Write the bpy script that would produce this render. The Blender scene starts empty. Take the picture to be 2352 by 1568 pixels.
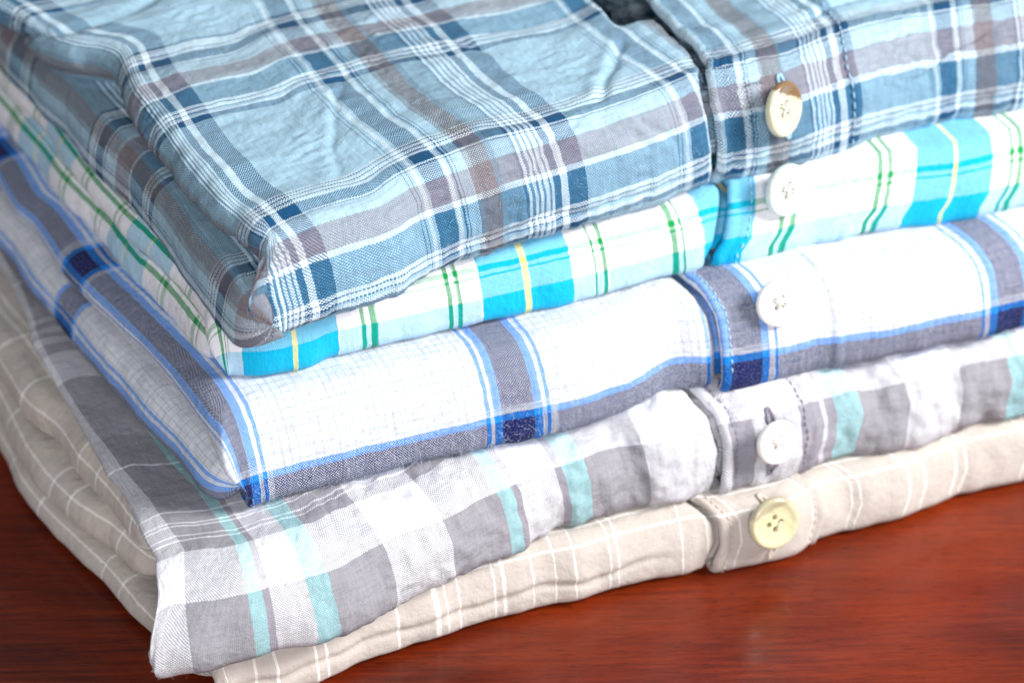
import math, random
import numpy as np
# ------------------------------------------------------------------ camera model
TH = math.radians(34); DIST = .62; WID = .245; ZC = .05; IW, IH = 2352., 1568.
CAM = np.array([0, -DIST*math.cos(TH), ZC+DIST*math.sin(TH)])
FWD = np.array([0, math.cos(TH), -math.sin(TH)]); RGT = np.array([1., 0, 0]); UPV = np.array([0, math.sin(TH), math.cos(TH)])

def at(x, y, z):
    r = FWD + RGT*((x-IW/2)/IW*WID/DIST) + UPV*((IH/2-y)/IW*WID/DIST)
    return CAM + r*((z-CAM[2])/r[2])

def proj(P):
    d = P-CAM; w = d@FWD
    return IW/2+(d@RGT)/w*DIST/WID*IW, IH/2-(d@UPV)/w*DIST/WID*IW, w

# ------------------------------------------------------------------ numeric helpers
def _hash(i, j, seed):
    i = i.astype(np.int64) & 0xffffffff; j = j.astype(np.int64) & 0xffffffff
    h = (i*374761393 + j*668265263 + seed*974711) & 0xffffffff
    h = ((h ^ (h >> 13))*1274126177) & 0xffffffff
    h = (h ^ (h >> 16)) & 0xffffffff
    return h

def noise(x, y, seed=0):
    """gradient noise about -1..1"""
    x = np.asarray(x, float); y = np.asarray(y, float)
    i = np.floor(x); j = np.floor(y); fx = x-i; fy = y-j
    sx = fx*fx*fx*(fx*(fx*6-15)+10); sy = fy*fy*fy*(fy*(fy*6-15)+10)
    def g(a, b):
        h = _hash(i+a, j+b, seed)/4294967296.*2*math.pi
        return np.cos(h)*(fx-a)+np.sin(h)*(fy-b)
    return 1.5*((g(0, 0)*(1-sx)+g(1, 0)*sx)*(1-sy)+(g(0, 1)*(1-sx)+g(1, 1)*sx)*sy)

def fbm(x, y, seed=0, n=3):
    r = 0; a = 1
    for k in range(n):
        r = r+a*noise(x*2**k, y*2**k, seed+k*17); a *= .5
    return r

def ridge(x, y, seed=0):
    return (1-np.clip(np.abs(noise(x, y, seed))*2.6, 0, 1))**2

def smooth(c, sig):
    """gaussian smoothing of samples (n,k), sigma in samples"""
    if sig < .3: return c
    r = int(sig*3)+1; k = np.exp(-.5*(np.arange(-r, r+1)/sig)**2); k /= k.sum()
    a = np.arange(r, 0, -1)
    pad = np.vstack([2*c[0]-c[a], c, 2*c[-1]-c[-2:-2-r:-1]])
    return np.stack([np.convolve(pad[:, m], k, 'valid') for m in range(c.shape[1])], 1)

STEP = .0006
def curve(pts, pre, post, sig):
    """dense 2-D plan curve through pts, extended at both ends; returns samples each STEP"""
    p = np.array(pts)[:, :2]
    d0 = p[0]-p[min(2, len(p)-1)]; d1 = p[-1]-p[max(-4, -len(p))]
    p = np.vstack([p[0]+d0/np.linalg.norm(d0)*pre, p, p[-1]+d1/np.linalg.norm(d1)*post])
    s = np.r_[0, np.cumsum(np.linalg.norm(np.diff(p, axis=0), axis=1))]
    q = np.arange(0, s[-1], STEP)
    c = np.stack([np.interp(q, s, p[:, 0]), np.interp(q, s, p[:, 1])], 1)
    return smooth(c, sig/STEP)

def normals2(c, side, sig=.02):
    t = np.gradient(smooth(c, sig/STEP), axis=0); t /= np.linalg.norm(t, axis=1)[:, None]
    return np.stack([t[:, 1], -t[:, 0]], 1)*side

def knots(table, x):
    t = np.array(table, float); return np.interp(x, t[:, 0], t[:, 1])

LR = .2
def profile(s, t, b):
    """over the shoulder in a long easy bend, then tightly round the lower edge and back underneath"""
    tv = t*(1-LR); rb = t*LR*1.1
    Q1 = 1.08*math.pi/2*np.sqrt((tv*tv+b*b)/2); Q2 = math.pi/2*t*LR*1.05
    a1 = math.pi/2*np.clip(s/Q1, 0, 1); a2 = math.pi/2*np.clip((s-Q1)/Q2, 0, 1)
    under = np.maximum(s-Q1-Q2, 0)
    return b*np.sin(a1)-rb*(1-np.cos(a2))-under, -tv*(1-np.cos(a1))-t*LR*np.sin(a2)

def grid_normals(P):
    du = np.gradient(P, axis=0); dv = np.gradient(P, axis=1)
    n = np.cross(du, dv); l = np.linalg.norm(n, axis=2)[..., None]
    n = n/np.maximum(l, 1e-12)
    return n

def sstep(a, b, x):
    t = np.clip((x-a)/(b-a), 0, 1); return t*t*(3-2*t)

# ------------------------------------------------------------------ the folded body of one shirt
class Body:
    """u runs along the front edge, v from the front edge to the back; negative values go over the edge"""
    def __init__(s, F, L, h, t, bf, tl, bl, depth, under=.012, sigF=.002, sigL=.002, H=None, puff=0.,
                 zf=.04, zl=.07, tfu=None, bfu=None, corner=4.):
        s.h, s.t = h, t; s.H = h+t
        Fc = curve([at(x, y, h+zf*t) for x, y in F], .03, .05, sigF)
        Lc = curve([at(x, y, s.H-tl+zl*tl) for x, y in L[::-1]], .03, .10, sigL)
        nf = normals2(Fc, 1.); nl = normals2(Lc, -1.)
        F0 = Fc-nf*(bf-.4*LR*t); L0 = Lc-nl*(bl-.2*LR*tl)
        D = ((F0[:, None, :]-L0[None, ::1, :])**2).sum(2)
        i, j = np.unravel_index(np.argmin(D), D.shape)
        s.F0, s.nf, s.L0, s.nl, s.O = F0[i:], nf[i:], L0[j:], nl[j:], (F0[i]+L0[j])/2
        ns = int((1.7*math.hypot(t*.8, bf)/1.414+.33*t+under)/STEP)
        nu = len(s.F0); nv = min(len(s.L0), int(depth/STEP))
        ui = np.arange(-ns, nu); vi = np.arange(-ns, nv)
        U, V = np.meshgrid(ui, vi, indexing='ij')
        s.ui, s.vi, s.U, s.V = ui, vi, U*STEP, V*STEP
        uc = np.clip(U, 0, nu-1); vc = np.clip(V, 0, nv-1)
        base = s.F0[uc]+s.L0[vc]-s.O
        a = np.maximum(-s.U, 0); b = np.maximum(-s.V, 0)
        S = (a**corner+b**corner)**(1/corner); m = np.maximum(S, 1e-9)
        w = b**2/np.maximum(a*a+b*b, 1e-12)
        w = np.where((a == 0) & (b == 0), .5, w)
        t_ = tl+(t*(knots(tfu, s.U) if tfu else 1)-tl)*w; b_ = bf+0*w
        outf, dz = profile(S, t_, b_); outl, _ = profile(S, t_, bl+0*S)
        shift = s.nl[vc]*(outl*a/m)[..., None]+s.nf[uc]*(outf*b/m)[..., None]
        P = np.zeros(U.shape+(3,)); P[..., :2] = base+shift
        P[..., 2] = s.H+dz
        ins = np.minimum(s.U, s.V)
        P[..., 2] += puff*sstep(0, .03, ins)
        s.P = P; s.Nr = grid_normals(P)
    def displace(s, d):
        N = grid_normals(s.P); s.P = s.P+N*d[..., None]; s.Nr = grid_normals(s.P)
    def move(s, vec):
        s.P = s.P+vec; s.Nr = grid_normals(s.P)
    def find(s, x, y, full=False):
        """(u,v) of the visible grid point nearest to a pixel"""
        X, Y, W = proj(s.P)
        d = (X-x)**2+(Y-y)**2
        fac = ((s.Nr*(CAM-s.P)).sum(2) > 0)
        d = np.where(fac, d, 1e9)
        near = d < d.min()+36
        k = np.argmin(np.where(near, W+np.sqrt(d)*1e-5, 1e9)); i, j = np.unravel_index(k, d.shape)
        return (i, j) if full else (s.U[i, j], s.V[i, j])

def roll(C, z0, z1, b, inward, pre=.0, post=.04, sig=.002, taper=.008, side=-1., zl=.07, under=.01, zslope=None):
    """a folded edge of cloth lying between z0 and z1 whose outline follows the points C (corner first)"""
    t = z1-z0
    c = curve([at(x, y, z0+zl*t) for x, y in C], pre, post, sig); n = normals2(c, side, .012)
    L = np.arange(len(c))*STEP
    k = np.sqrt(np.clip(L/taper, .0025, 1)*(2-np.clip(L/taper, .0025, 1)))
    sv = np.arange(-inward, 1.08*math.pi/2*math.sqrt((t*t*.64+b*b)/2)+.33*t+under, STEP)
    LL, SS = np.meshgrid(L, sv, indexing='ij')
    out, dz = profile(np.maximum(SS, 0), t, b)
    base = c-n*(b-.04*t)
    o = np.where(SS < 0, np.maximum(SS, -(.002+.8*np.maximum(LL-.004, 0))), out)
    P = np.zeros(LL.shape+(3,))
    P[..., :2] = base[:, None, :]+n[:, None, :]*(o*k[:, None])[..., None]
    zz = z1+dz
    P[..., 2] = (z0+z1)/2+(zz-(z0+z1)/2)*k[:, None]
    if zslope: P[..., 2] += knots(zslope, LL)
    return P, LL, SS

# ------------------------------------------------------------------ outlines
C1 = [(575,815),(600,803),(680,760),(735,733),(790,712),(850,694),(910,677),(960,640),(1020,618),(1086,597),(1157,570),(1262,543),(1330,524),(1403,503),(1508,470),(1562,450),(1640,415),(1700,405),(1790,385),(1900,345),(2000,312),(2150,280),(2352,243)]
C2 = [(510,860),(562,861),(633,856),(703,839),(756,816),(890,789),(1051,754),(1192,723),(1333,688),(1473,656),(1562,631),(1613,614),(1641,602),(1701,594),(1771,579),(1862,554),(1929,543),(2017,526),(2087,513),(2193,501),(2249,488),(2316,470)]
C3 = [(524,1180),(562,1168),(615,1152),(703,1129),(827,1096),(876,1084),(1016,1052),(1157,1020),(1255,1000),(1333,983),(1438,948),(1525,893),(1562,884),(1648,886),(1694,877),(1806,856),(1859,839),(1947,835),(2052,821),(2123,800),(2228,779),(2352,747)]
C4 = [(352,1527),(397,1537),(439,1534),(527,1527),(598,1513),(650,1495),(721,1478),(805,1453),(858,1418),(946,1372),(1034,1344),(1087,1316),(1122,1291),(1185,1267),(1262,1224),(1333,1207),(1403,1177),(1438,1163),(1508,1165),(1562,1152),(1595,1130),(1630,1123),(1718,1105),(1771,1098),(1841,1077),(1891,1060),(1964,1039),(2045,1028),(2158,996),(2249,972),(2352,954)]
C5 = [(520,1625),(620,1598),(735,1562),(823,1523),(893,1499),(963,1474),(1034,1453),(1087,1428),(1174,1411),(1245,1390),(1333,1376),(1403,1351),(1473,1333),(1562,1312),(1613,1302),(1641,1306),(1701,1295),(1799,1274),(1862,1239),(1912,1218),(1964,1211),(2087,1179),(2193,1133),(2352,1098)]
L1 = [(0,118),(105,183),(170,206),(225,212),(268,225),(299,309),(334,352),(373,404),(415,459),(457,505),(499,547),(530,566),(552,590)]
L2 = [(0,225),(95,315),(140,385),(225,495),(285,560),(330,600),(390,665),(440,720),(490,790)]
L3 = [(0,465),(47,547),(88,575),(130,635),(176,700),(200,722),(270,790),(340,860),(400,925),(450,985),(500,1060)]
L4 = [(0,645),(35,698),(66,770),(88,846),(109,881),(141,944),(176,1000),(225,1073),(253,1129),(302,1203),(330,1270)]
L5 = [(0,1038),(53,1140),(105,1207),(176,1274),(246,1340),(330,1439),(420,1530)]
LOW1 = [(0,154),(35,197),(81,246),(106,277),(154,316),(204,379),(239,414),(299,474),(352,541),(383,579),(422,646),(485,719),(520,775),(548,812),(582,822)]
LOW2 = [(0,281),(35,327),(91,390),(141,457),(183,505),(253,571),(306,649),(337,670),(387,723),(429,775),(464,818),(485,846)]
LOW3 = [(0,575),(21,600),(70,670),(116,726),(158,775),(193,821),(246,881),(299,941),(369,1020),(422,1075),(475,1137),(510,1170)]
UP5 = [(0,865),(60,960),(133,1017),(180,1085),(235,1145),(300,1230),(345,1290)]
MID5 = [(0,965),(50,1065),(90,1125),(130,1170),(185,1215),(245,1250),(300,1300),(350,1345)]

Z = [0, .017, .038, .061, .078, .106]
B5 = Body(C5, L5, Z[0], .017, .007, .008, .005, .13, zf=.05, zl=-.9)
B4 = Body(C4, L4, Z[1], .021, .019, .008, .006, .15, corner=3.5)
B3 = Body(C3, L3, Z[2], .023, .014, .012, .0055, .15, corner=12)
B2 = Body(C2, L2, Z[3], .017, .009, .009, .005, .15)
B1 = Body(C1, L1, Z[4], .028, .014, .014, .0055, .20, corner=6)
BODY = {1: B1, 2: B2, 3: B3, 4: B4, 5: B5}
#--GEOMEND
# ------------------------------------------------------------------ wrinkles
mm = .001
def wrinkle(b, spec, seed):
    """spec: (amplitude mm, size along u mm, size along v mm) terms"""
    d = np.zeros_like(b.U)
    for n, (a, su, sv) in enumerate(spec):
        d += a*mm*noise(b.U/(su*mm)+n*3.7, b.V/(sv*mm)+n*9.1, seed+n*5)
    return d

def bump(x, c, w): return np.exp(-((x-c)/w)**2)

# dip of the lower front panel where the buttoned panel lies over it
GAP = {1: 115.5, 2: 127.5, 3: 120.6, 4: 143.2, 5: 123.2}
GAPV = {1: ([-15, -5, 0, 10, 25, 200], [0, 2.2, 4.5, 7, 9, 34]), 2: ([-19, -16, -8, 0, 10], [-5, -2.5, 0, 2.3, 3.3]),
        3: ([-12, -1, 10], [0, -2.2, -3]), 4: ([-29, -21, -13, -4, 6], [-2, 0, 0, -2.6, -4]), 5: ([-18, -14, -8, 0, 10], [-1.4, .4, .4, -3.6, -5])}
def gapu(k, V): return (GAP[k]+np.interp(V/mm, *GAPV[k]))*mm
OVER = {}
def prepare(k, spec, seed, dip, puck=None, dipw=4.5, lip=.4):
    b = BODY[k]
    d = wrinkle(b, spec, seed)
    if puck is not None: d = d+puck(b)
    b.displace(d)
    OVER[k] = b.P.copy(), b.Nr.copy()
    g = gapu(k, b.V)
    dd = lip*mm*bump(b.U, g-(dipw+3.5)*mm, 3*mm)-dip*mm*sstep(g-dipw*mm, g-.4*mm, b.U)
    if k == 1:
        dd -= 16*mm*sstep(.025, .036, b.V)*sstep(-13*mm, -8*mm, b.U-g)
    b.displace(dd)

def droop(b):
    # the free front corner of the top shirt sags and flares out to the left
    r = np.hypot(b.P[..., 0]-b.O[0], b.P[..., 1]-b.O[1])
    b.P[..., 2] -= .0032*np.exp(-(r/.036)**2)*np.clip((b.P[..., 2]-b.h)/b.t, 0, 1)
    b.P[..., 2] -= .0010*sstep(.06, .0, b.V)*np.clip((b.P[..., 2]-b.h)/b.t, 0, 1)
    vc = np.clip((b.V/STEP).astype(int), 0, len(b.L0)-1)
    k = sstep(-.005, -.026, b.V)*sstep(.032, -.002, b.U)
    b.P[..., :2] += b.nl[vc]*(k*.0105)[..., None]
    b.Nr = grid_normals(b.P)
droop(B1)
def flare(b, amt, v0, v1, u1):
    vc = np.clip((b.V/STEP).astype(int), 0, len(b.L0)-1)
    k = sstep(v0, v1, b.V)*sstep(u1, -.002, b.U)*(1-.55*sstep(v1+.002, v1-.012, b.V))
    b.P[..., :2] += b.nl[vc]*(k*amt)[..., None]; b.Nr = grid_normals(b.P)
flare(B4, .0075, -.008, -.030, .030)

def puck1(b):
    u = b.U/mm; v = b.V/mm+7.2-.04*u
    d = np.zeros_like(u)
    # embossed seersucker lozenges in the pale squares
    for cu, cv in [(22, 24), (92, 23), (24, 96), (92, 95), (-10, 60), (58, 60), (126, 60), (24, -16), (92, -17), (58, -16), (126, -12), (170, -12), (58, 128), (126, 130), (-10, 128), (160, 22)]:
        r = np.abs(u-cu-.25*(v-cv))/8+np.abs(v-cv)/12
        d += np.clip(1-r, 0, 1)**.5*(.34*np.sin(2*math.pi*(v/3.1+.55*noise(u/5+cu, v/6, 7)))*(.6+.6*noise(u/4, v/3, 9))+.28*noise(u/3, v/1.4, 8))*mm
    # puckered brown stripe
    for c in (40.6-69, 40.6, 40.6+69, 47.8+69, 47.8+138):
        m = bump(u, c+11.6, 3.0)
        d += m*(.22*noise(u/1.5, v/1.2, 11)+.16*noise(u/3, v/3.5, 12))*mm
    # lines of the weft pull the cloth into low ripples
    for c in (-30, 44, 3, 80, 120):
        d -= .35*mm*bump(v, c+1.5*noise(u/18, v*0, 4), 2.2)
    # pocket under the corner of the front flap
    d -= 2.0*mm*bump(b.U, -7*mm, 5*mm)*bump(b.V, -13*mm, 5*mm)
    d += mm*(.55*noise(u/3.6, b.V/mm/20, 62)+.3*noise(u/1.9, b.V/mm/9, 63))*bump(b.V/mm, -33, 8)
    w = 1.6*noise(u/12, v*0, 61)
    d -= .8*mm*bump(b.V/mm, -30+w, .9)*sstep(112, 95, u)*sstep(30, 50, u)
    # long creases running back from the front edge and from the button opening
    for (ua, va, ub, vb, am, wd) in ((86, -2, 112, 22, .9, 2.6), (96, 8, 70, 46, .7, 3), (20, 4, 44, 40, .5, 2.5), (60, -20, 84, -4, .6, 2), (104, -24, 92, -8, .7, 2), (150, 6, 190, 14, .8, 2.5), (170, -22, 200, -12, .6, 2)):
        L = math.hypot(ub-ua, vb-va); cx, cy = (ub-ua)/L, (vb-va)/L
        tt = (u-ua)*cx+(b.V/mm-va)*cy; pp = -(u-ua)*cy+(b.V/mm-va)*cx+1.2*noise(tt/9, u*0, 71)
        d -= am*mm*(bump(pp, 0, wd*.5)-.6*bump(pp, wd, wd*.7))*sstep(-2, 6, tt)*sstep(L+2, L-8, tt)
    # crease that sets off the part folded to the back
    X, Y, W = proj(b.P)
    yy = np.interp(X, [-200, 0, 65, 175, 265, 345, 420], [150, 112, 82, 52, 26, -6, -60])
    dist = (Y-yy)
    d -= 3.0*mm*bump(dist, 0, 16)*sstep(.06, .1, b.V)*sstep(.16, .05, b.U)
    d -= 1.6*mm*sstep(8, -30, dist)*sstep(.06, .1, b.V)*sstep(.16, .05, b.U)
    return d

def edgepuck(amp, su=4.5, v0=-14, w=9, seed=3):
    def f(b):
        u = b.U/mm; v = b.V/mm
        return amp*mm*noise(u/su, v/22, seed)*bump(v, v0, w)
    return f

def puck4(b):
    u = b.U/mm-3; v = b.V/mm+9
    d = edgepuck(.7, 5, -30, 9, 31)(b)
    d += mm*(.8*noise(u/9+v/30, v/16, 32)+.6*noise(u/3.6, v/5, 33)+.2*noise(u/1.8, v/3, 34))*sstep(5, 60, u)
    d += mm*1.3*bump(u, 104, 7)*bump(v, -8, 8)-mm*1.1*bump(u, 114, 4)*bump(v, -3, 9)+mm*1.2*bump(u, 124, 6)*bump(v, -7, 8)
    d += mm*(-1.6*bump(u, 182, 4)*bump(v, -5, 7)+1.2*bump(u, 176, 4)*bump(v, -9, 8)+1.0*bump(u, 195, 8)*bump(v, -7, 7)-1.5*bump(u, 203, 3)*bump(v, -10, 8))
    d -= mm*.5*bump(np.hypot(u-9, v+14), 0, 3)
    # curl in the corner
    d -= mm*2.2*bump(np.hypot(u+7, v+17), 0, 2.6)
    return d

prepare(1, [(1.1, 34, 30), (.6, 15, 9), (.3, 7, 4), (.07, 1.8, 1.6)], 100, 5.5, puck1, 2.4)
prepare(2, [(.9, 30, 26), (.28, 9, 14)], 200, 3.5, edgepuck(.45, 8, -20, 7, 21), 3)
prepare(3, [(.7, 36, 30), (.28, 9, 12), (.08, 2.8, 2.5)], 300, 3.2, edgepuck(.45, 5, -28, 8, 22), 3)
prepare(4, [(.9, 22, 20), (.3, 8, 9), (.08, 2.4, 2.4)], 400, 3.5, puck4, 2.4)
B5.P[..., 2] = np.maximum(B5.P[..., 2]-.009*sstep(.034, .004, B5.U)*sstep(-.008, .012, B5.V), .0004)
def puck5(b):
    u = b.U/mm; v = b.V/mm
    d = edgepuck(.6, 7, -17, 6, 23)(b)
    w = 1.2*noise(u/14, v*0, 51)
    # the under layer of the front shows as a second thin edge
    d -= .7*mm*bump(v, -15.5+w, .8)*sstep(118, 100, u)*sstep(-4, 6, u)-.25*mm*bump(v, -13.6+w, 1.4)*sstep(118, 100, u)
    d += mm*(.7*bump(u, 132, 3)*bump(v, -12, 8)-.6*bump(u, 160, 3)*bump(v, -10, 6)+.6*bump(u, 168, 4)*bump(v, -14, 5))
    return d
prepare(5, [(.7, 24, 20), (.35, 8, 10), (.12, 4, 5)], 500, 2.6, puck5, 2.4)

def panel(k, off, hem, right=None, rstep=0, vmax=.05, qmax=.30, lift=.0):
    """the buttoned panel that overlaps: its own sheet of cloth, with a rolled edge"""
    P0, N0 = OVER[k]; b = BODY[k]
    q = [(2.5, -1.9), (1.2, -1.7), (.5, -1.2), (.05, -.6), (-.05, 0), (.1, .45), (.5, .8), (1.0, 1.0)]
    qs = np.array([a for a, _ in q]); os_ = np.array([c for _, c in q])
    rest = np.arange(1.6, (qmax*1000-GAP[k]), .6)
    Q = np.r_[qs, rest]; O = np.r_[os_, np.ones(len(rest))]
    j = np.where(b.vi*STEP <= vmax)[0]
    V = b.vi[j]*STEP
    QQ, VV = np.meshgrid(Q, V, indexing='ij'); OO = np.repeat(O[:, None], len(V), 1)
    U = QQ*mm+gapu(k, VV)
    fi = np.clip((U/STEP)-b.ui[0], 0, P0.shape[0]-1.001); i0 = fi.astype(int); f = (fi-i0)[..., None]
    jj = np.repeat(j[None, :], len(Q), 0)
    P = P0[i0, jj]*(1-f)+P0[i0+1, jj]*f; N = N0[i0, jj]*(1-f)+N0[i0+1, jj]*f
    o = np.where(OO > 0, OO*off, OO*off)+off*.2
    ripple = .12*noise(VV/mm/3.2, QQ/9, k*7)*bump(QQ, 2, 4)
    o = o+(hem*bump(QQ, 1.2, 1.3)+ripple)*(OO > .3)
    o -= .22*bump(QQ, 3.4, .5)*(OO > .9)
    if right:
        r = right
        o += -.3*bump(QQ, r-2.6, .6)+.25*bump(QQ, r-.8, .9)-rstep*sstep(r-.2, r+.7, QQ)
    o += lift*bump(QQ, 0, 7)
    P = P+N*(o*mm)[..., None]
    return P, QQ*mm+GAP[k]*mm, VV

# ------------------------------------------------------------------ Blender side
import bpy, bmesh
from mathutils import Vector, Matrix
scene = bpy.context.scene; COL = scene.collection

def grid_mesh(name, P, cu, cv, tu, tv, mat, parent=None, thick=0, flip=False):
    n, m = P.shape[:2]
    idx = np.arange(n*m, dtype=np.int32).reshape(n, m)
    f = np.stack([idx[:-1, :-1], idx[1:, :-1], idx[1:, 1:], idx[:-1, 1:]], 2).reshape(-1, 4)
    if flip: f = f[:, ::-1]
    me = bpy.data.meshes.new(name)
    me.vertices.add(n*m); me.vertices.foreach_set('co', P.reshape(-1).astype(np.float32))
    me.loops.add(len(f)*4); me.loops.foreach_set('vertex_index', np.ascontiguousarray(f).reshape(-1))
    me.polygons.add(len(f)); me.polygons.foreach_set('loop_start', np.arange(0, len(f)*4, 4, dtype=np.int32))
    me.update(calc_edges=True); me.validate()
    for nm, a, b in (('cloth', cu, cv), ('thread', tu, tv)):
        l = me.uv_layers.new(name=nm)
        l.data.foreach_set('uv', np.stack([a.ravel(), b.ravel()], 1)[f.ravel()].astype(np.float32).ravel())
    me.shade_smooth(); me.materials.append(mat)
    o = bpy.data.objects.new(name, me); COL.objects.link(o); o.parent = parent
    if thick:
        s = o.modifiers.new('cloth thickness', 'SOLIDIFY'); s.thickness = thick; s.offset = -1
    return o

def tag(o, label=None, cat=None, group=None, kind=None):
    for a, b in (('label', label), ('category', cat), ('group', group), ('kind', kind)):
        if b: o[a] = b
    return o

def bm_obj(name, bm, mat, parent=None, smooth=True):
    me = bpy.data.meshes.new(name); bm.to_mesh(me); bm.free()
    if smooth: me.shade_smooth()
    me.materials.append(mat)
    o = bpy.data.objects.new(name, me); COL.objects.link(o); o.parent = parent
    return o

# ---- materials
def srgb(h):
    c = [int(h[i:i+2], 16)/255 for i in (0, 2, 4)]
    return tuple((x/12.92 if x <= .04045 else ((x+.055)/1.055)**2.4) for x in c)+(1,)

class NT:
    def __init__(s, name):
        s.m = bpy.data.materials.new(name); s.m.use_nodes = True; s.nt = s.m.node_tree
        s.b = s.nt.nodes['Principled BSDF']
    def n(s, t, **k):
        x = s.nt.nodes.new(t)
        for a, v in k.items(): setattr(x, a, v)
        return x
    def l(s, a, b): s.nt.links.new(a, b)
    def put(s, sock, v):
        if hasattr(v, 'is_output') or isinstance(v, bpy.types.NodeSocket): s.l(v, sock)
        else: sock.default_value = v
    def math(s, op, a, b=0., c=0., clamp=False):
        x = s.n('ShaderNodeMath', operation=op); x.use_clamp = clamp
        s.put(x.inputs[0], a); s.put(x.inputs[1], b); s.put(x.inputs[2], c); return x.outputs[0]
    def mix(s, f, a, b, mode='MIX'):
        x = s.n('ShaderNodeMix', data_type='RGBA', blend_type=mode)
        s.put(x.inputs[0], f); s.put(x.inputs[6], a); s.put(x.inputs[7], b); return x.outputs[2]
    def noise(s, vec, scale, detail=2., rough=.5, dim='3D'):
        x = s.n('ShaderNodeTexNoise', noise_dimensions=dim); s.l(vec, x.inputs['Vector'])
        x.inputs['Scale'].default_value = scale; x.inputs['Detail'].default_value = detail; x.inputs['Roughness'].default_value = rough
        return x.outputs[0]
    def mapping(s, vec, scale):
        x = s.n('ShaderNodeMapping'); s.l(vec, x.inputs[0]); x.inputs['Scale'].default_value = scale; return x.outputs[0]
    def rng(s, v, a, b, c=0., d=1.):
        x = s.n('ShaderNodeMapRange'); s.put(x.inputs[0], v)
        for i, q in enumerate((a, b, c, d)): x.inputs[i+1].default_value = q
        return x.outputs[0]

def stripes(T, coord, stops, lo, hi):
    """constant colour bands; stops = [(start mm, colour)], chained over several ramps"""
    stops = sorted(stops, key=lambda q: q[0])
    cur = None; out = None; N = 30
    for c in range(0, len(stops), N):
        ch = stops[c:c+N]
        a = ch[0][0]-.01; b = (stops[c+N][0] if c+N < len(stops) else hi)+.01
        f = T.rng(coord, a, b)
        r = T.n('ShaderNodeValToRGB'); cr = r.color_ramp; cr.interpolation = 'CONSTANT'
        T.l(f, r.inputs[0])
        e = cr.elements
        e[0].position = 0; e[0].color = ch[0][1]
        e[1].position = 1; e[1].color = ch[-1][1]
        for p, col in ch[1:]:
            x = e.new(min((p-a)/(b-a), .99999)); x.color = col
        if out is None: out = r.outputs[0]
        else: out = T.mix(T.math('GREATER_THAN', coord, a+.01), out, r.outputs[0])
    return out

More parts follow.
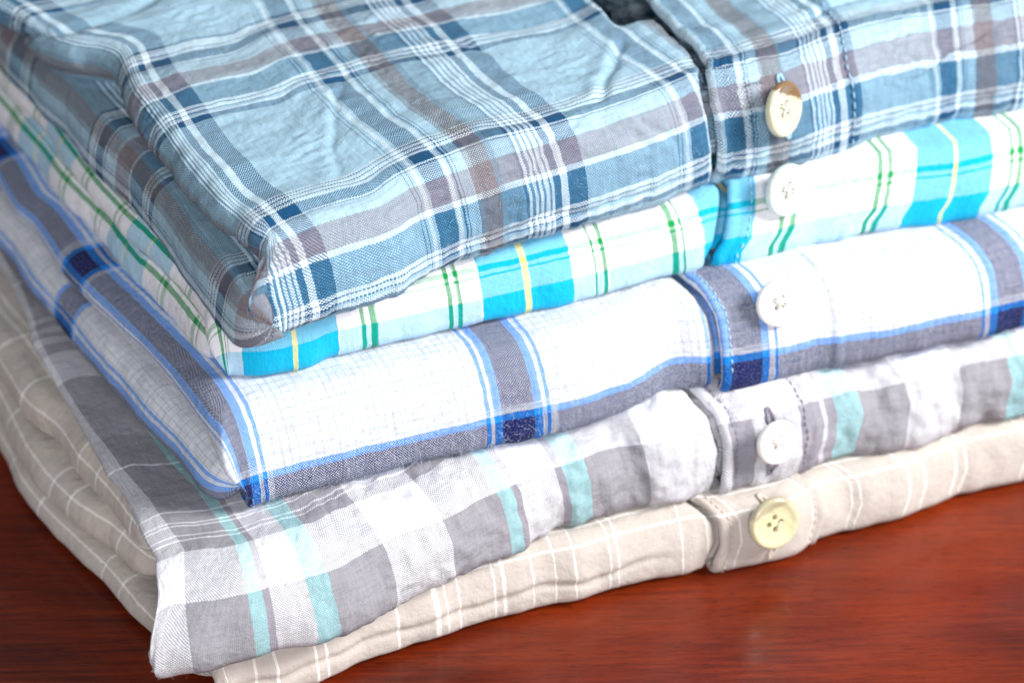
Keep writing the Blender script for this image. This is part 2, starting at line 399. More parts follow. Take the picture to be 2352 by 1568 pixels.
def cloth(name, warp, weft, pitch=.5, rough=.85, sheen=.06, heather=.0, faint=None, domA=None, domB=None, soft=.0, weavec=.30, bumps=.4, var=1.):
    T = NT(name)
    uv = T.n('ShaderNodeUVMap', uv_map='cloth'); th = T.n('ShaderNodeUVMap', uv_map='thread')
    # slight wander of the yarns
    wob = T.n('ShaderNodeTexNoise', noise_dimensions='2D'); T.l(th.outputs[0], wob.inputs['Vector']); wob.inputs['Scale'].default_value = .35; wob.inputs['Detail'].default_value = 3
    wv = T.n('ShaderNodeVectorMath', operation='SUBTRACT'); T.l(wob.outputs['Color'], wv.inputs[0]); wv.inputs[1].default_value = (.5, .5, .5)
    ws = T.n('ShaderNodeVectorMath', operation='SCALE'); T.l(wv.outputs[0], ws.inputs[0]); ws.inputs['Scale'].default_value = .5
    wc = T.n('ShaderNodeVectorMath', operation='ADD'); T.l(uv.outputs[0], wc.inputs[0]); T.l(ws.outputs[0], wc.inputs[1])
    wt = T.n('ShaderNodeVectorMath', operation='ADD'); T.l(th.outputs[0], wt.inputs[0]); T.l(ws.outputs[0], wt.inputs[1])
    sc_ = T.n('ShaderNodeSeparateXYZ'); T.l(wc.outputs[0], sc_.inputs[0])
    st = T.n('ShaderNodeSeparateXYZ'); T.l(wt.outputs[0], st.inputs[0])
    A = stripes(T, sc_.outputs[0], warp, -120, 320); B = stripes(T, sc_.outputs[1], weft, -120, 320)
    k = math.pi/pitch
    su = T.math('SINE', T.math('MULTIPLY', st.outputs[0], k)); sv = T.math('SINE', T.math('MULTIPLY', st.outputs[1], k))
    pr = T.math('MULTIPLY', su, sv)
    n1 = T.noise(T.mapping(th.outputs[0], (.42/pitch, .16, 1)), 1., 2)      # yarn to yarn, warp
    n2 = T.noise(T.mapping(th.outputs[0], (.16, .42/pitch, 1)), 1., 2)
    n3 = T.noise(th.outputs[0], .9/pitch, 2)
    hh = T.math('MULTIPLY_ADD', T.math('SUBTRACT', n3, .5), heather*4, pr)
    for dom, cc, sg in ((domA, sc_.outputs[0], 1), (domB, sc_.outputs[1], -1)):
        if dom:
            z = lambda q: (q, q, q, 1)
            dd = stripes(T, cc, [(-120, z(0))]+[s for a, b, v in dom for s in ((a, z(v)), (b, z(0)))], -120, 320)
            hh = T.math('MULTIPLY_ADD', dd, sg*1., hh)
    mask = T.rng(hh, -.35-soft, .35+soft)
    vl, vh = (1-.28*var,)*3+(1,), (1+.16*var,)*3+(1,)
    A2 = T.mix(1., A, T.mix(T.rng(n1, .3, .7), vl, vh), 'MULTIPLY')
    B2 = T.mix(1., B, T.mix(T.rng(n2, .3, .7), vl, vh), 'MULTIPLY')
    col = T.mix(mask, B2, A2)
    if heather:
        col = T.mix(T.math('MULTIPLY', T.rng(n3, .50, .74), heather), col, (.55, .62, .86, 1))
    if faint:
        fa, fp, fc = faint
        lu = T.rng(T.math('ABSOLUTE', T.math('SUBTRACT', T.math('FRACT', T.math('MULTIPLY', sc_.outputs[0], 1/fp)), .5)), .02, .10, 1, 0)
        lv = T.rng(T.math('ABSOLUTE', T.math('SUBTRACT', T.math('FRACT', T.math('MULTIPLY', sc_.outputs[1], 1/(fp*1.35))), .5)), .02, .08, 1, 0)
        g1 = T.noise(T.mapping(uv.outputs[0], (.16, .0, 1)), 1., 1); g2 = T.noise(T.mapping(uv.outputs[0], (.0, .16, 1)), 1., 1)
        ln = T.math('ADD', T.math('MULTIPLY', lu, T.rng(g1, .35, .65, .3, 1)), T.math('MULTIPLY', lv, T.rng(g2, .35, .65, .3, 1)), clamp=True)
        col = T.mix(T.math('MULTIPLY', ln, fa), col, fc, 'MULTIPLY')
    # yarn relief: shade in the gaps between yarns is also painted into the colour
    hgt = T.math('ADD', T.math('ABSOLUTE', pr), T.math('MULTIPLY', n3, .5))
    big = T.noise(th.outputs[0], .5, 4, .6)
    bp = T.n('ShaderNodeBump'); bp.inputs['Strength'].default_value = bumps; bp.inputs['Distance'].default_value = .00016
    T.l(hgt, bp.inputs['Height'])
    bp2 = T.n('ShaderNodeBump'); bp2.inputs['Strength'].default_value = .5; bp2.inputs['Distance'].default_value = .00095
    T.l(big, bp2.inputs['Height']); T.l(bp.outputs[0], bp2.inputs['Normal'])
    gp = T.rng(T.math('ABSOLUTE', pr), 0, .5, 1-weavec, 1)
    col = T.mix(1., col, gp, 'MULTIPLY')
    T.l(col, T.b.inputs['Base Color']); T.l(bp2.outputs[0], T.b.inputs['Normal'])
    T.b.inputs['Roughness'].default_value = rough
    T.b.inputs['Specular IOR Level'].default_value = .1
    T.b.inputs['Sheen Weight'].default_value = sheen; T.b.inputs['Sheen Roughness'].default_value = .5
    return T.m

# -- shirt 1: blue, navy, brown and white
PALE, NAVY, BROWN, GB, WHT, TAU, MID = srgb('a2c4d7'), srgb('0f4b74'), srgb('6f696e'), srgb('68879d'), srgb('dbecf7'), srgb('978f97'), srgb('4d7f9f')
def s1warp(c0):
    st = [(-.035, NAVY), (.037, PALE), (.042, WHT), (.056, PALE), (.066, NAVY), (.071, PALE), (.08, NAVY), (.085, PALE), (.122, BROWN), (.21, GB), (.30, NAVY), (.312, WHT),
          (.322, MID), (.333, WHT), (.345, MID), (.353, WHT), (.365, MID), (.374, WHT), (.387, MID), (.395, WHT), (.41, NAVY), (.437, WHT), (.462, NAVY), (.535, PALE), (.905, NAVY), (.910, PALE), (.920, NAVY), (.925, PALE), (.936, WHT), (.95, PALE)]
    return [(c0+69*(n+f), c) for n in range(-2, 6) for f, c in st]
s1weft = []
for n in range(-1, 3):
    s1weft += [(74*n+p, c) for p, c in [(-31, NAVY), (-29, WHT), (-28, PALE), (-27.4, NAVY), (-27, WHT), (-26, NAVY), (-25.6, WHT), (-24.6, MID), (-16.5, WHT), (-15.2, TAU), (-8.3, srgb('bcd6e6')), (-3.2, NAVY), (-2.7, WHT), (-2.1, NAVY),
                                       (2, WHT), (3.2, NAVY), (3.7, WHT), (4.7, NAVY), (5.2, WHT), (6.2, NAVY), (6.6, WHT), (7.3, PALE)]]
s1domB = [(74*n-15.2, 74*n-8.3, .22) for n in range(-1, 3)]
def s1dom(c0):
    return [d for n in range(-2, 6) for d in ((c0+69*(n+.122), c0+69*(n+.21), .4), (c0+69*(n+.312), c0+69*(n+.322), .5))]
M1 = cloth('blue_plaid_cotton', s1warp(40.6), s1weft, .36, bumps=.6, var=.75, domA=s1dom(40.6), domB=s1domB)
M1b = cloth('blue_plaid_cotton_panel', s1warp(119.6-138), s1weft, .36, bumps=.6, var=.75, domA=s1dom(119.6-138), domB=s1domB)
# -- shirt 2: turquoise, white, green, yellow
W2, CY, GR, YE = srgb('eeedf2'), srgb('08b0da'), srgb('0a8f48'), srgb('dfd784')
s2warp = []
for n in range(-3, 5):
    s2warp += [(57.3*n+p, c) for p, c in [(3, CY), (13.8, YE), (15.0, CY), (25.6, W2), (31.1, GR), (31.9, W2), (33.3, GR), (34.8, W2), (51.8, GR), (53.3, W2), (54.5, GR), (55.2, W2)]]
s2weft = []
for n in range(-2, 4):
    s2weft += [(57*n+p, c) for p, c in [(-33, CY), (-22.5, YE), (-21.5, CY), (-11.6, W2), (-6.7, GR), (-6.0, W2), (-4.6, GR), (-3.2, W2), (13, GR), (14.4, W2), (15.8, GR), (16.5, W2)]]
M2 = cloth('turquoise_plaid_cotton', s2warp, s2weft, .22, bumps=.35, sheen=.1, weavec=.1, var=.5, domA=[d for n in range(-3, 5) for d in ((57.3*n+3, 57.3*n+25.6, .5), (57.3*n+31, 57.3*n+31.9, .45), (57.3*n+33.3, 57.3*n+34.8, .45), (57.3*n+51.8, 57.3*n+53.3, .45), (57.3*n+54.5, 57.3*n+55.2, .45))])
# -- shirt 3: white flannel with navy and blue bands
W3, NV, BL, = srgb('e6e8ed'), srgb('101a58'), srgb('008cf0')
def s3bands(centres, h=3.9):
    st = [(-120, W3)]
    for c in centres: st += [(c-h-4.4, BL), (c-h-3.3, W3), (c-h-2.2, BL), (c-h, NV), (c+h, BL), (c+h+2.2, W3), (c+h+3.3, BL), (c+h+4.4, W3)]
    return st
s3weft = s3bands([-22.2, 76, 140], 4.1)
M3 = cloth('white_navy_flannel', s3bands([-4.6-64.4, -4.6, 64.3, 124.2, 193.5, 258], 3.9), s3weft, .34, var=.7, sheen=.02, heather=.3, weavec=.12, soft=.1, faint=(.75, 1.9, (.46, .58, .78, 1)), bumps=.7, domA=[(c-8.4, c+8.4, .35) for c in (-69, -4.6, 64.3, 124.2, 193.5, 258)], domB=[(c-8.6, c+8.6, .35) for c in (-22.2, 76, 140)])
# -- shirt 4: grey, white and mint
W4, G4, MI, GL, G4d = srgb('efeef3'), srgb('9c999f'), srgb('9adfe4'), srgb('9a94a0'), srgb('89868b')
s4weft = [(-120, G4)]
for n in range(-1, 3):
    s4weft += [(88*n+p, c) for p, c in [(-32, G4), (-5.2, W4), (8.2, G4), (12.5, W4), (13.0, G4), (13.8, W4), (14.4, G4), (17.4, W4), (17.9, G4), (18.6, W4), (19.2, G4), (22.6, W4), (23.1, G4), (24, W4), (24.5, G4), (30, G4d), (43, W4), (43.6, G4d)]]
s4warpL = [(-120, G4), (-22, W4), (1.2, G4), (15, MI), (19, GL), (20, W4), (28, GL), (29, MI), (34, G4), (49, W4), (65, G4), (79.5, MI), (84, GL), (85.5, W4), (96, GL), (97.8, MI), (102.5, G4), (118, W4), (160, G4)]
M4 = cloth('grey_mint_plaid_cotton', s4warpL, s4weft, .32, var=.6, sheen=.0, soft=.05, heather=.12, bumps=.5)
s4warpR = [(0, W4), (141, GL), (147, W4), (158, GL), (164, W4), (166, GL), (168.2, MI), (175, G4), (187, W4), (201.5, G4), (215, MI), (219, GL), (220.4, W4), (235, G4)]
M4b = cloth('grey_mint_plaid_cotton_panel', s4warpR, s4weft, .32, var=.6, sheen=.0, soft=.05, heather=.12, bumps=.5)
# -- shirt 5: beige with fine white checks
BE, W5 = srgb('beb4ac'), srgb('faf8f5')
def lines(base, col, ls, w=.48):
    st = [(-120, base)]
    for x in ls:
        ww = w
        if isinstance(x, tuple): x, ww = x
        st += [(x-ww/2, col), (x+ww/2, base)]
    return st
M5 = cloth('beige_check_cotton', lines(BE, W5, [-62, -60, -50, -41, -30, -28, -19, -10, -2.5, 7.8, 12.6, 22.2, 25, 43.2, (53.4, 1.6), 55.9, 59.4, 68.4, 70.8, 78, 83.4, 88.2, 97.2, 99.6, 115.8, 122.5, 130.2, 150, 162, 164.4, 171.6, 177.6, 182.4, 192, 195, 211.8, 220]),
           lines(BE, W5, [-24, -15, -5.8, -3, 3.5, 6, 14, 24, 26, 36, 44, 53, 55, 64, 74, 84, 86, 95, 104]), .18, sheen=.1, weavec=.08, bumps=.2, var=.3)

def simple(name, col, rough=.5, coat=0., spec=.5, sss=0.):
    T = NT(name); T.b.inputs['Base Color'].default_value = col if len(col) == 4 else (*col, 1)
    T.b.inputs['Roughness'].default_value = rough; T.b.inputs['Coat Weight'].default_value = coat; T.b.inputs['Specular IOR Level'].default_value = spec
    if sss: T.b.inputs['Subsurface Weight'].default_value = sss; T.b.inputs['Subsurface Scale'].default_value = .002
    tc = T.n('ShaderNodeTexCoord'); n = T.noise(tc.outputs['Object'], 900, 3)
    T.l(T.mix(T.rng(n, .3, .7), tuple(.88*q for q in T.b.inputs['Base Color'].default_value[:3])+(1,), T.b.inputs['Base Color'].default_value[:]), T.b.inputs['Base Color'])
    return T.m

# ------------------------------------------------------------------ shirts
SH = {}
info = {
 1: ('Blue and brown plaid shirt with a cream and brown button, topmost of the folded stack', M1, M1b),
 2: ('Turquoise, white and green checked shirt with yellow lines, under the blue plaid one', M2, M2),
 3: ('White flannel shirt with heathered navy and bright blue bands, in the middle of the stack', M3, M3),
 4: ('Grey and white checked shirt with pale mint stripes, directly on top of the beige shirt', M4, M4b),
 5: ('Beige shirt with fine white windowpane lines, lying on the wooden table under all the others', M5, M5)}
def cmap(k, U, V):
    u, v = U/mm, V/mm
    if k == 1: return u-10.5*sstep(-5, -26, v)*sstep(32, -2, u), v+6.4-4.4*np.exp(-(np.hypot(u, v)/36)**2)-.04*np.clip(u, -20, 110)+.08*np.clip(u, 0, 100)*sstep(4, 38, v)-4.8*sstep(8, 42, v)*np.clip(1-u/90, 0, 1)
    if k == 2: return u*.985, v+4.1
    if k == 3: return u*.995, v+7
    if k == 4: return u*.98-3.2+4.5*(1-u/240)-7.5*sstep(-8, -30, v)*sstep(30, -2, u)+.12*np.clip(v, 0, 50), v+10
    return u*.988+3.4, v+3.3
for k in (5, 4, 3, 2, 1):
    b = BODY[k]
    e = bpy.data.objects.new('folded_shirt', None); COL.objects.link(e); e.empty_display_size = .02
    e.location = (float(b.O[0]), float(b.O[1]), b.h)
    tag(e, info[k][0], 'shirt', 'folded shirts in the stack'); SH[k] = e
bpy.context.view_layer.update()
def child(o, k):
    o.parent = SH[k]; o.matrix_parent_inverse = Matrix.Translation(-SH[k].location); return o

for k, b in BODY.items():
    cu, cv = cmap(k, b.U, b.V)
    child(grid_mesh('front_panel', b.P, cu, cv, b.U/mm, b.V/mm, info[k][1]), k)
PAN = {}
for k, off, hem, right, rstep, vmax in ((1, 1.1, .35, 40, .0, .19), (2, .8, .2, 36, .0, .05), (3, 1.0, .25, 31.5, .9, .06), (4, 1.0, .4, 25, .7, .06), (5, .8, .25, 29, .7, .04)):
    P, U, V = panel(k, off, hem, right, rstep, vmax)
    cu, cv = cmap(k, U, V)
    if k == 1: cv = V/mm+7.2-.04*110+8*sstep(4, 38, V/mm)
    if k == 1: cu = np.interp(U/mm, [0, 154.1, 181.5, 250], [0, 154.1, 188.6, 262])
    if k == 2: cu = np.interp(U/mm, [100, 134.4, 177.6, 198, 250], [106, 140.2, 174.9, 197.5, 250])
    if k == 3: cu = U/mm*.982
    if k == 4: cu = U/mm*.96+2.0
    PAN[k] = (P, U, V, grid_normals(P))
    child(grid_mesh('button_panel', P, cu, cv, U/mm, V/mm, info[k][2], thick=.0004), k)

# left-hand folds
def fold(k, C, z0, z1, b, u0, su, v0, mat=None, inward=.03, name='side_fold', wr=(.6, .2), seed=1, **kw):
    P, LL, SS = roll(C[::-1], z0, z1, b, inward, **kw)
    N = grid_normals(P); N = N*np.sign((N[..., 2]*(SS < 0)).sum()+1e-9)
    l, s = LL/mm, SS/mm
    d = wr[0]*noise(l/16, s/12, seed)+wr[1]*noise(l/5+s/9, s/6, seed+4)+.05*noise(l/1.8, s/1.8, seed+6)
    P = P+N*(d*mm)[..., None]
    child(grid_mesh(name, P, u0+su*s, v0+l, l, s, mat or info[k][1]), k)
fold(1, LOW1, .078, .093, .006, -10, -1, -14, seed=41, zl=.07)
fold(2, LOW2, .061, .0705, .005, 1, -1, -14, seed=42)
fold(3, LOW3, .038, .0485, .006, -53, -1, -8, seed=43)
fold(5, UP5, .0205, .0295, .006, 20, -1, 14, seed=45, post=.06)
fold(5, MID5, .0105, .0185, .006, 3, -1, 10, seed=46, post=.06)

# ------------------------------------------------------------------ buttons
def button_mat(name, c1, c2=None, rough=.25, axis=0, thr=0., c3=None):
    T = NT(name); tc = T.n('ShaderNodeTexCoord')
    sp = T.n('ShaderNodeSeparateXYZ'); T.l(tc.outputs['Object'], sp.inputs[0])
    n = T.noise(tc.outputs['Object'], 260, 3, .6)
    ban = T.noise(T.mapping(tc.outputs['Object'], (900, 90, 90)), 1., 3)
    col = T.mix(T.rng(ban, .35, .7), c1, tuple(.84*q for q in c1[:3])+(1,))
    if c2:
        q = T.math('ADD', T.math('MULTIPLY', sp.outputs[1], .85), T.math('MULTIPLY', sp.outputs[0], .5))
        q = T.math('ADD', q, T.math('MULTIPLY', T.math('SUBTRACT', n, .5), .0022))
        col = T.mix(T.rng(q, thr-.0004, thr+.0004), col, c2)
    T.l(col, T.b.inputs['Base Color']); T.b.inputs['Roughness'].default_value = rough
    T.b.inputs['Coat Weight'].default_value = .5; T.b.inputs['Coat Roughness'].default_value = .08
    T.b.inputs['Subsurface Weight'].default_value = .15; T.b.inputs['Subsurface Scale'].default_value = .002
    return T.m

def make_button(R, mat, k, x, y, z_az, z_el, spin, depth=.0028, lift=.0016, dish=.0006, nholes=4):
    bm = bmesh.new()
    prof = [(0, -depth*.5), (R*.75, -depth*.5), (R*.95, -depth*.25), (R, 0), (R*.985, depth*.28), (R*.93, depth*.42), (R*.84, depth*.45), (R*.72, depth*.30), (R*.62, depth*.5-dish*1.3), (R*.3, depth*.5-dish*1.6), (0, depth*.5-dish*1.7)]
    seg = 64; rings = []
    for r, z in prof:
        if r == 0: rings.append([bm.verts.new((0, 0, z))])
        else: rings.append([bm.verts.new((r*math.cos(2*math.pi*i/seg), r*math.sin(2*math.pi*i/seg), z)) for i in range(seg)])
    for a, b in zip(rings, rings[1:]):
        for i in range(seg):
            j = (i+1) % seg
            if len(a) == 1: bm.faces.new((a[0], b[j], b[i]))
            elif len(b) == 1: bm.faces.new((a[i], a[j], b[0]))
            else: bm.faces.new((a[i], a[j], b[j], b[i]))
    bmesh.ops.recalc_face_normals(bm, faces=bm.faces)
    o = bm_obj('button', bm, mat)
    bc = bmesh.new()
    h = R*.24
    for i in range(nholes):
        a = math.pi/4+i*math.pi/2
        bmesh.ops.create_cone(bc, cap_ends=True, segments=20, radius1=R*.105, radius2=R*.105, depth=depth*3, matrix=Matrix.Translation((h*math.cos(a), h*math.sin(a), 0)))
    cut = bm_obj('cut', bc, mat, smooth=False)
    md = o.modifiers.new('holes', 'BOOLEAN'); md.operation = 'DIFFERENCE'; md.object = cut; md.solver = 'EXACT'
    bpy.context.view_layer.update()
    dg = bpy.context.evaluated_depsgraph_get()
    me = bpy.data.meshes.new_from_object(o.evaluated_get(dg)); o.modifiers.clear(); o.data = me
    for p in me.polygons: p.use_smooth = True
    try: me.set_sharp_from_angle(angle=math.radians(50))
    except Exception: pass
    bpy.data.objects.remove(cut)
    # place it on the panel
    P, U, V, N = PAN[k]
    X, Y, W = proj(P); tx, ty = x, y
    az, el = math.radians(z_az), math.radians(z_el)
    nz = Vector((math.cos(el)*math.sin(az), -math.cos(el)*math.cos(az), math.sin(el)))
    for it in range(5):
        d = (X-tx)**2+(Y-ty)**2; d[:9] = 1e9
        i, j = np.unravel_index(np.argmin(d+np.where((N*(CAM-P)).sum(2) > 0, 0, 1e6)), d.shape)
        c = P[i, j]+N[i, j]*(lift+depth*.5)
        px, py, _ = proj(c); tx += (x-px)*.8; ty += (y-py)*.8
    yy = Vector((0, 0, 1)); yy = (yy-nz*yy.dot(nz)).normalized(); xx = yy.cross(nz)
    M = Matrix((xx, yy, nz)).transposed().to_4x4() @ Matrix.Rotation(math.radians(spin), 4, 'Z')
    M.translation = Vector(c)
    o.matrix_world = M
    o.parent = SH[k]; o.matrix_parent_inverse = Matrix.Translation(-SH[k].location)
    return o, h, depth, dish, R

def tube(bm, pts, r, seg=8):
    rings = []
    for i, p in enumerate(pts):
        p = Vector(p); t = (Vector(pts[min(i+1, len(pts)-1)])-Vector(pts[max(i-1, 0)])).normalized()
        a = t.cross(Vector((0, 0, 1)) if abs(t.z) < .9 else Vector((1, 0, 0))).normalized(); b_ = t.cross(a)
        rr = r*(.5 if i in (0, len(pts)-1) else 1)
        rings.append([bm.verts.new(p+(a*math.cos(2*math.pi*q/seg)+b_*math.sin(2*math.pi*q/seg))*rr) for q in range(seg)])
    for a, b_ in zip(rings, rings[1:]):
        for q in range(seg): bm.faces.new((a[q], a[(q+1) % seg], b_[(q+1) % seg], b_[q]))
    bm.faces.new(rings[0][::-1]); bm.faces.new(rings[-1])

def sew(btn, mat, cross=True):
    o, h, depth, dish, R = btn
    bm = bmesh.new(); q = h*.707; zt = depth*.5-dish*1.4; random.seed(int(R*1e7))
    for a, b_ in ([((q, q), (-q, -q)), ((q, -q), (-q, q))] if cross else [((-q, -q), (q, -q))]):
        for e in (-.00018, .0, .00018):
            A = Vector((a[0]+e, a[1]-e, zt)); B = Vector((b_[0]+e, b_[1]-e, zt))
            tube(bm, [A-Vector((0, 0, .0016)), A+Vector((0, 0, .00006)), (A+B)/2+Vector((0, 0, .0004)), B+Vector((0, 0, .00006)), B-Vector((0, 0, .0016))], .00016)
    # thread shank to the cloth
    tube(bm, [(0, 0, -depth*.4), (.0002, 0, -depth*.5-.003)], .0009, 10)
    s = bm_obj('thread', bm, mat); s.parent = o
    return s

CREAM = srgb('e6dcae')
bt1 = button_mat('horn_button', srgb('cfccb2'), srgb('7d6242'), thr=.0034)
bt2 = button_mat('pearl_button', srgb('e2f0ea'), rough=.15)
bt2.node_tree.nodes['Principled BSDF'].inputs['Transmission Weight'].default_value = .2
bt3 = button_mat('white_button', srgb('f3f2ec'), rough=.3)
bt5 = button_mat('cream_button', srgb('d6cfa8'), srgb('b0a78a'), thr=.0036)
thw = simple('white_thread', srgb('e9e0d6'), .8, spec=.2); thc = simple('cream_thread', srgb('d9cfae'), .8, spec=.2)
sew(make_button(.0068, bt1, 1, 1797, 246, 52, 12, 0, lift=.0018, depth=.0030), thw)
sew(make_button(.0066, bt2, 2, 1810, 438, 38, 10, 20, depth=.0032), thw)
sew(make_button(.0060, bt3, 3, 1787, 694, 20, 14, 10, lift=.0012), thw)
sew(make_button(.0056, bt3, 4, 1789, 1008, 28, 10, 15), thw)
sew(make_button(.0066, bt5, 5, 1777, 1199, 24, 14, 45, nholes=4, depth=.0032), thc, cross=False)

# ------------------------------------------------------------------ stitching and buttonholes
def pan_point(k, q, v, lift=0):
    P, U, V, N = PAN[k]
    i = int(np.argmin(np.abs((U[8:, 0]-GAP[k]*mm)/mm-q)))+8; jf = np.clip((v*mm-V[0, 0])/STEP, 0, P.shape[1]-1.001); j = int(jf); f = jf-j
    p = P[i, j]*(1-f)+P[i, j+1]*f; n = N[i, j]*(1-f)+N[i, j+1]*f
    if n@(CAM-p) < 0 and abs(n[2]) > .1: n = -n if n[2] < 0 else n
    return Vector(p), Vector(n)
def sgn(k):
    P, U, V, N = PAN[k]; j = int(np.argmin(np.abs(V[0]-.01))); return 1 if N[60, j, 2] > 0 else -1
def stitching(k, q, v0, v1, mat, pitch=2.0, length=1.25, r=.00017):
    bm = bmesh.new(); s = sgn(k); v = v0; random.seed(k*31+int(q))
    while v < v1:
        pts = []
        for f, l in ((0, -.1), (.25, .16), (.75, .16), (1, -.1)):
            p, n = pan_point(k, q+random.uniform(-.03, .03), v+f*length); pts.append(p+n*s*(l*mm+.00008))
        tube(bm, pts, r, 6); v += pitch*random.uniform(.95, 1.05)
    child(bm_obj('stitching', bm, mat), k)
navt = simple('blue_thread', srgb('9fc3dc'), .8, spec=.2); grt = simple('grey_thread', srgb('8b8390'), .8, spec=.2)
blt = simple('pale_blue_thread', srgb('b9dff0'), .8, spec=.2); bet = simple('beige_thread', srgb('d8cabd'), .8, spec=.2)
stitching(1, 38.0, -34, 100, navt, 2.3, 1.5, .00022)
stitching(2, 6.0, -22, 20, blt, 2.0, 1.2)
stitching(3, 2.4, -26, 20, blt, 1.9, 1.2)
stitching(4, 3.4, -30, 20, grt, 1.7, 1.2); stitching(4, 21.6, -30, 20, grt, 1.7, 1.2)
stitching(5, 3.0, -22, 15, bet, 1.8, 1.2); stitching(5, 26.4, -22, 15, bet, 1.8, 1.2)

def hole(k, q, v0, v1, mat, w=.9, r=.00045):
    """a worked buttonhole: a long ring of satin stitch round a slit"""
    bm = bmesh.new(); s = sgn(k); n_ = 44; pts = []
    for i in range(n_+1):
        a = 2*math.pi*i/n_
        qq = q+w*math.sin(a)*(1 if abs(math.sin(a)) > .3 else .9); vv = (v0+v1)/2+(v1-v0)/2*math.copysign(abs(math.cos(a))**.6, math.cos(a))
        P, U, V, N = PAN[k]
        fi = (qq+0)/.6+6.3; i0 = int(np.clip(fi, 8, P.shape[0]-2)); f = np.clip(fi-i0, 0, 1)
        jf = np.clip((vv*mm-V[0, 0])/STEP, 0, P.shape[1]-1.001); j = int(jf)
        p = P[i0, j]*(1-f)+P[i0+1, j]*f; pts.append(Vector(p)+Vector(N[i0, j])*s*.0002)
    tube(bm, pts, r, 8)
    child(bm_obj('buttonhole', bm, mat), k)
def pan_uv(k, x, y):
    P, U, V, N = PAN[k]; X, Y, W = proj(P); d = (X-x)**2+(Y-y)**2; d[:9] = 1e9
    i, j = np.unravel_index(np.argmin(np.where(d < d.min()+25, W, 9)), d.shape); return (U[i, j]/mm-GAP[k]), V[i, j]/mm
for k, (x, y), dv, mt in ((1, (1797, 246), 7.7, navt), (4, (1785, 1000), 8.5, grt), (5, (1777, 1199), 8.2, bet)):
    q, v = pan_uv(k, x, y); hole(k, q, v-dv, v+dv, mt)

# ------------------------------------------------------------------ loose fibres standing off the brushed cloth
def lint(k, n, mat, seed, vmin=-40, length=1.6):
    rnd = random.Random(seed); bm = bmesh.new(); b = BODY[k]
    iu0 = -b.ui[0]
    for _ in range(n):
        v = rnd.uniform(vmin, -12)
        i = int(iu0+rnd.uniform(-.002, GAP[k]*mm-.004)/STEP); j = int(np.clip(v*mm/STEP-b.vi[0], 0, b.P.shape[1]-1))
        p = Vector(b.P[i, j]); nn = Vector(b.Nr[i, j])
        t = Vector((rnd.gauss(0, 1), rnd.gauss(0, 1), rnd.gauss(0, 1))).normalized()
        L = length*mm*rnd.uniform(.4, 1.3); w = .00003
        pts = [p+nn*(L*.55*math.sin(q*math.pi*.7)+.00003)+t*L*q+Vector((0, 0, -.2*L*q*q)) for q in (0, .33, .66, 1)]
        s_ = t.cross(nn).normalized()*w
        vs = [[bm.verts.new(q+s_), bm.verts.new(q-s_), bm.verts.new(q+nn*w)] for q in pts]
        for a, c in zip(vs, vs[1:]):
            for m_ in range(3): bm.faces.new((a[m_], a[(m_+1) % 3], c[(m_+1) % 3], c[m_]))
    o = child(bm_obj('lint', bm, mat), k); o['kind'] = 'stuff'
lint(3, 1500, simple('white_lint', srgb('c9d0e2'), .9, spec=.1), 3, -36)
lint(1, 1100, simple('blue_lint', srgb('a9c4d8'), .9, spec=.1), 1, -42, 1.2)
lint(4, 500, simple('grey_lint', srgb('c5c1c8'), .9, spec=.1), 4, -38, 1.1)

# ------------------------------------------------------------------ table
T = NT('red_brown_varnished_wood')
tc = T.n('ShaderNodeTexCoord'); mp = T.n('ShaderNodeMapping'); T.l(tc.outputs['Object'], mp.inputs[0])
mp.inputs['Rotation'].default_value = (0, 0, math.radians(-14)); mp.inputs['Scale'].default_value = (14, 95, 1)
wn = T.noise(mp.outputs[0], 1., 5, .6); mp2 = T.mapping(mp.outputs[0], (3, 9, 1)); fn = T.noise(mp2, 1., 4, .6)
lo = T.noise(tc.outputs['Object'], 14, 2)
c = T.mix(T.rng(wn, .3, .7), srgb('460f03'), srgb('7e2907'))
c = T.mix(T.rng(fn, .35, .75), c, srgb('360a05'))
c = T.mix(T.math('MULTIPLY', T.rng(lo, .4, .7), .5), c, srgb('8a300c'))
po = T.noise(T.mapping(mp.outputs[0], (14, 30, 1)), 1., 2, .5)
c = T.mix(T.rng(po, .60, .68, 0, .75), c, srgb('2c0703'))
T.l(c, T.b.inputs['Base Color']); T.b.inputs['Roughness'].default_value = .35; T.b.inputs['Specular IOR Level'].default_value = .25
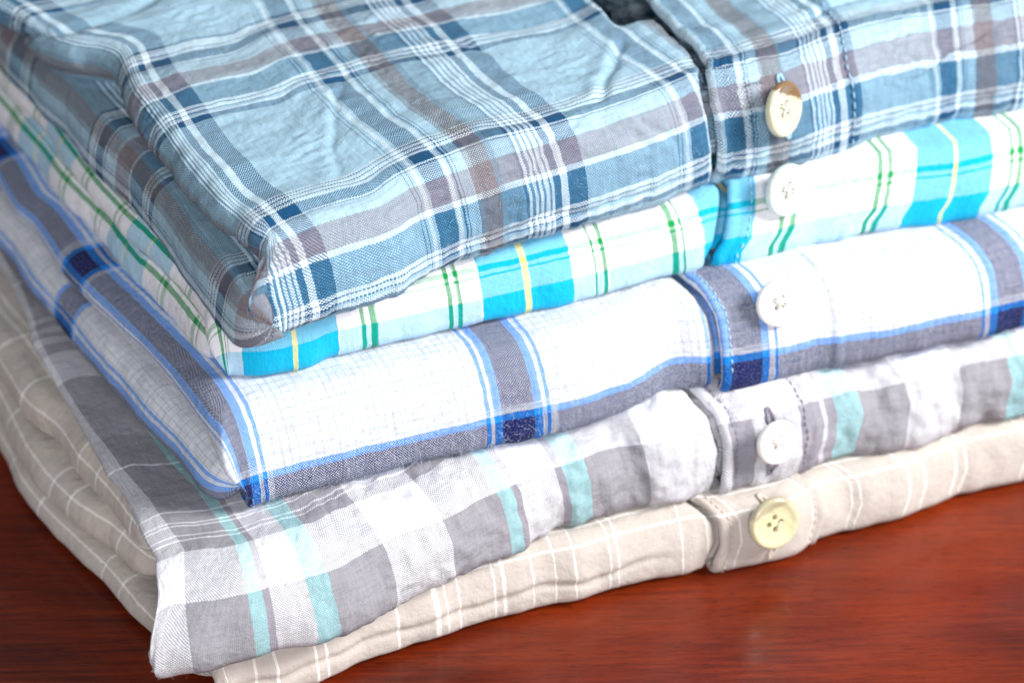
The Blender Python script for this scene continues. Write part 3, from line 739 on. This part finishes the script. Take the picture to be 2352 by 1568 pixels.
T.b.inputs['Coat Weight'].default_value = .2; T.b.inputs['Coat Roughness'].default_value = .12
bp = T.n('ShaderNodeBump'); bp.inputs['Strength'].default_value = .25; bp.inputs['Distance'].default_value = .0003; T.l(fn, bp.inputs['Height']); T.l(bp.outputs[0], T.b.inputs['Normal'])
bm = bmesh.new(); bmesh.ops.create_cube(bm, size=1, matrix=Matrix.Translation((0, .1, -.0135)) @ Matrix.Diagonal((1.6, 1.2, .026, 1)))
bmesh.ops.bevel(bm, geom=bm.edges[:], offset=.004, segments=3, affect='EDGES')
tb = bm_obj('wooden_table', bm, T.m, smooth=False)
tag(tb, 'Glossy reddish brown wooden table top carrying the stack of folded shirts', 'table')

# ------------------------------------------------------------------ light, world, camera
def area(name, loc, target, size, energy, color=(1, 1, 1), sy=None):
    l = bpy.data.lights.new(name, 'AREA'); l.size = size; l.energy = energy; l.color = color
    if sy: l.shape = 'RECTANGLE'; l.size_y = sy
    o = bpy.data.objects.new(name, l); COL.objects.link(o); o.location = loc
    o.rotation_euler = (Vector(target)-Vector(loc)).to_track_quat('-Z', 'Y').to_euler(); return o
area('softbox_key', (.75, -.15, .62), (0, 0, .05), .3, 14, (1, 1, .99))
area('softbox_front', (.02, -1.0, .52), (0, 0, .06), .3, 7.5, (.97, .98, 1))
w = bpy.data.worlds.new('World'); scene.world = w; w.use_nodes = True
bg = w.node_tree.nodes['Background']; bg.inputs[0].default_value = (.86, .93, 1, 1); bg.inputs[1].default_value = .24

cd = bpy.data.cameras.new('camera'); cam = bpy.data.objects.new('camera', cd); COL.objects.link(cam); scene.camera = cam
cam.location = CAM; cam.rotation_euler = (math.pi/2-TH, 0, 0)
cd.sensor_width = 36; cd.lens = 36*DIST/WID; cd.clip_start = .01; cd.clip_end = 20
cd.dof.use_dof = True; cd.dof.focus_distance = .582; cd.dof.aperture_fstop = 10.5
scene.view_settings.view_transform = 'Standard'; scene.view_settings.look = 'None'; scene.view_settings.exposure = .2; scene.view_settings.gamma = 1
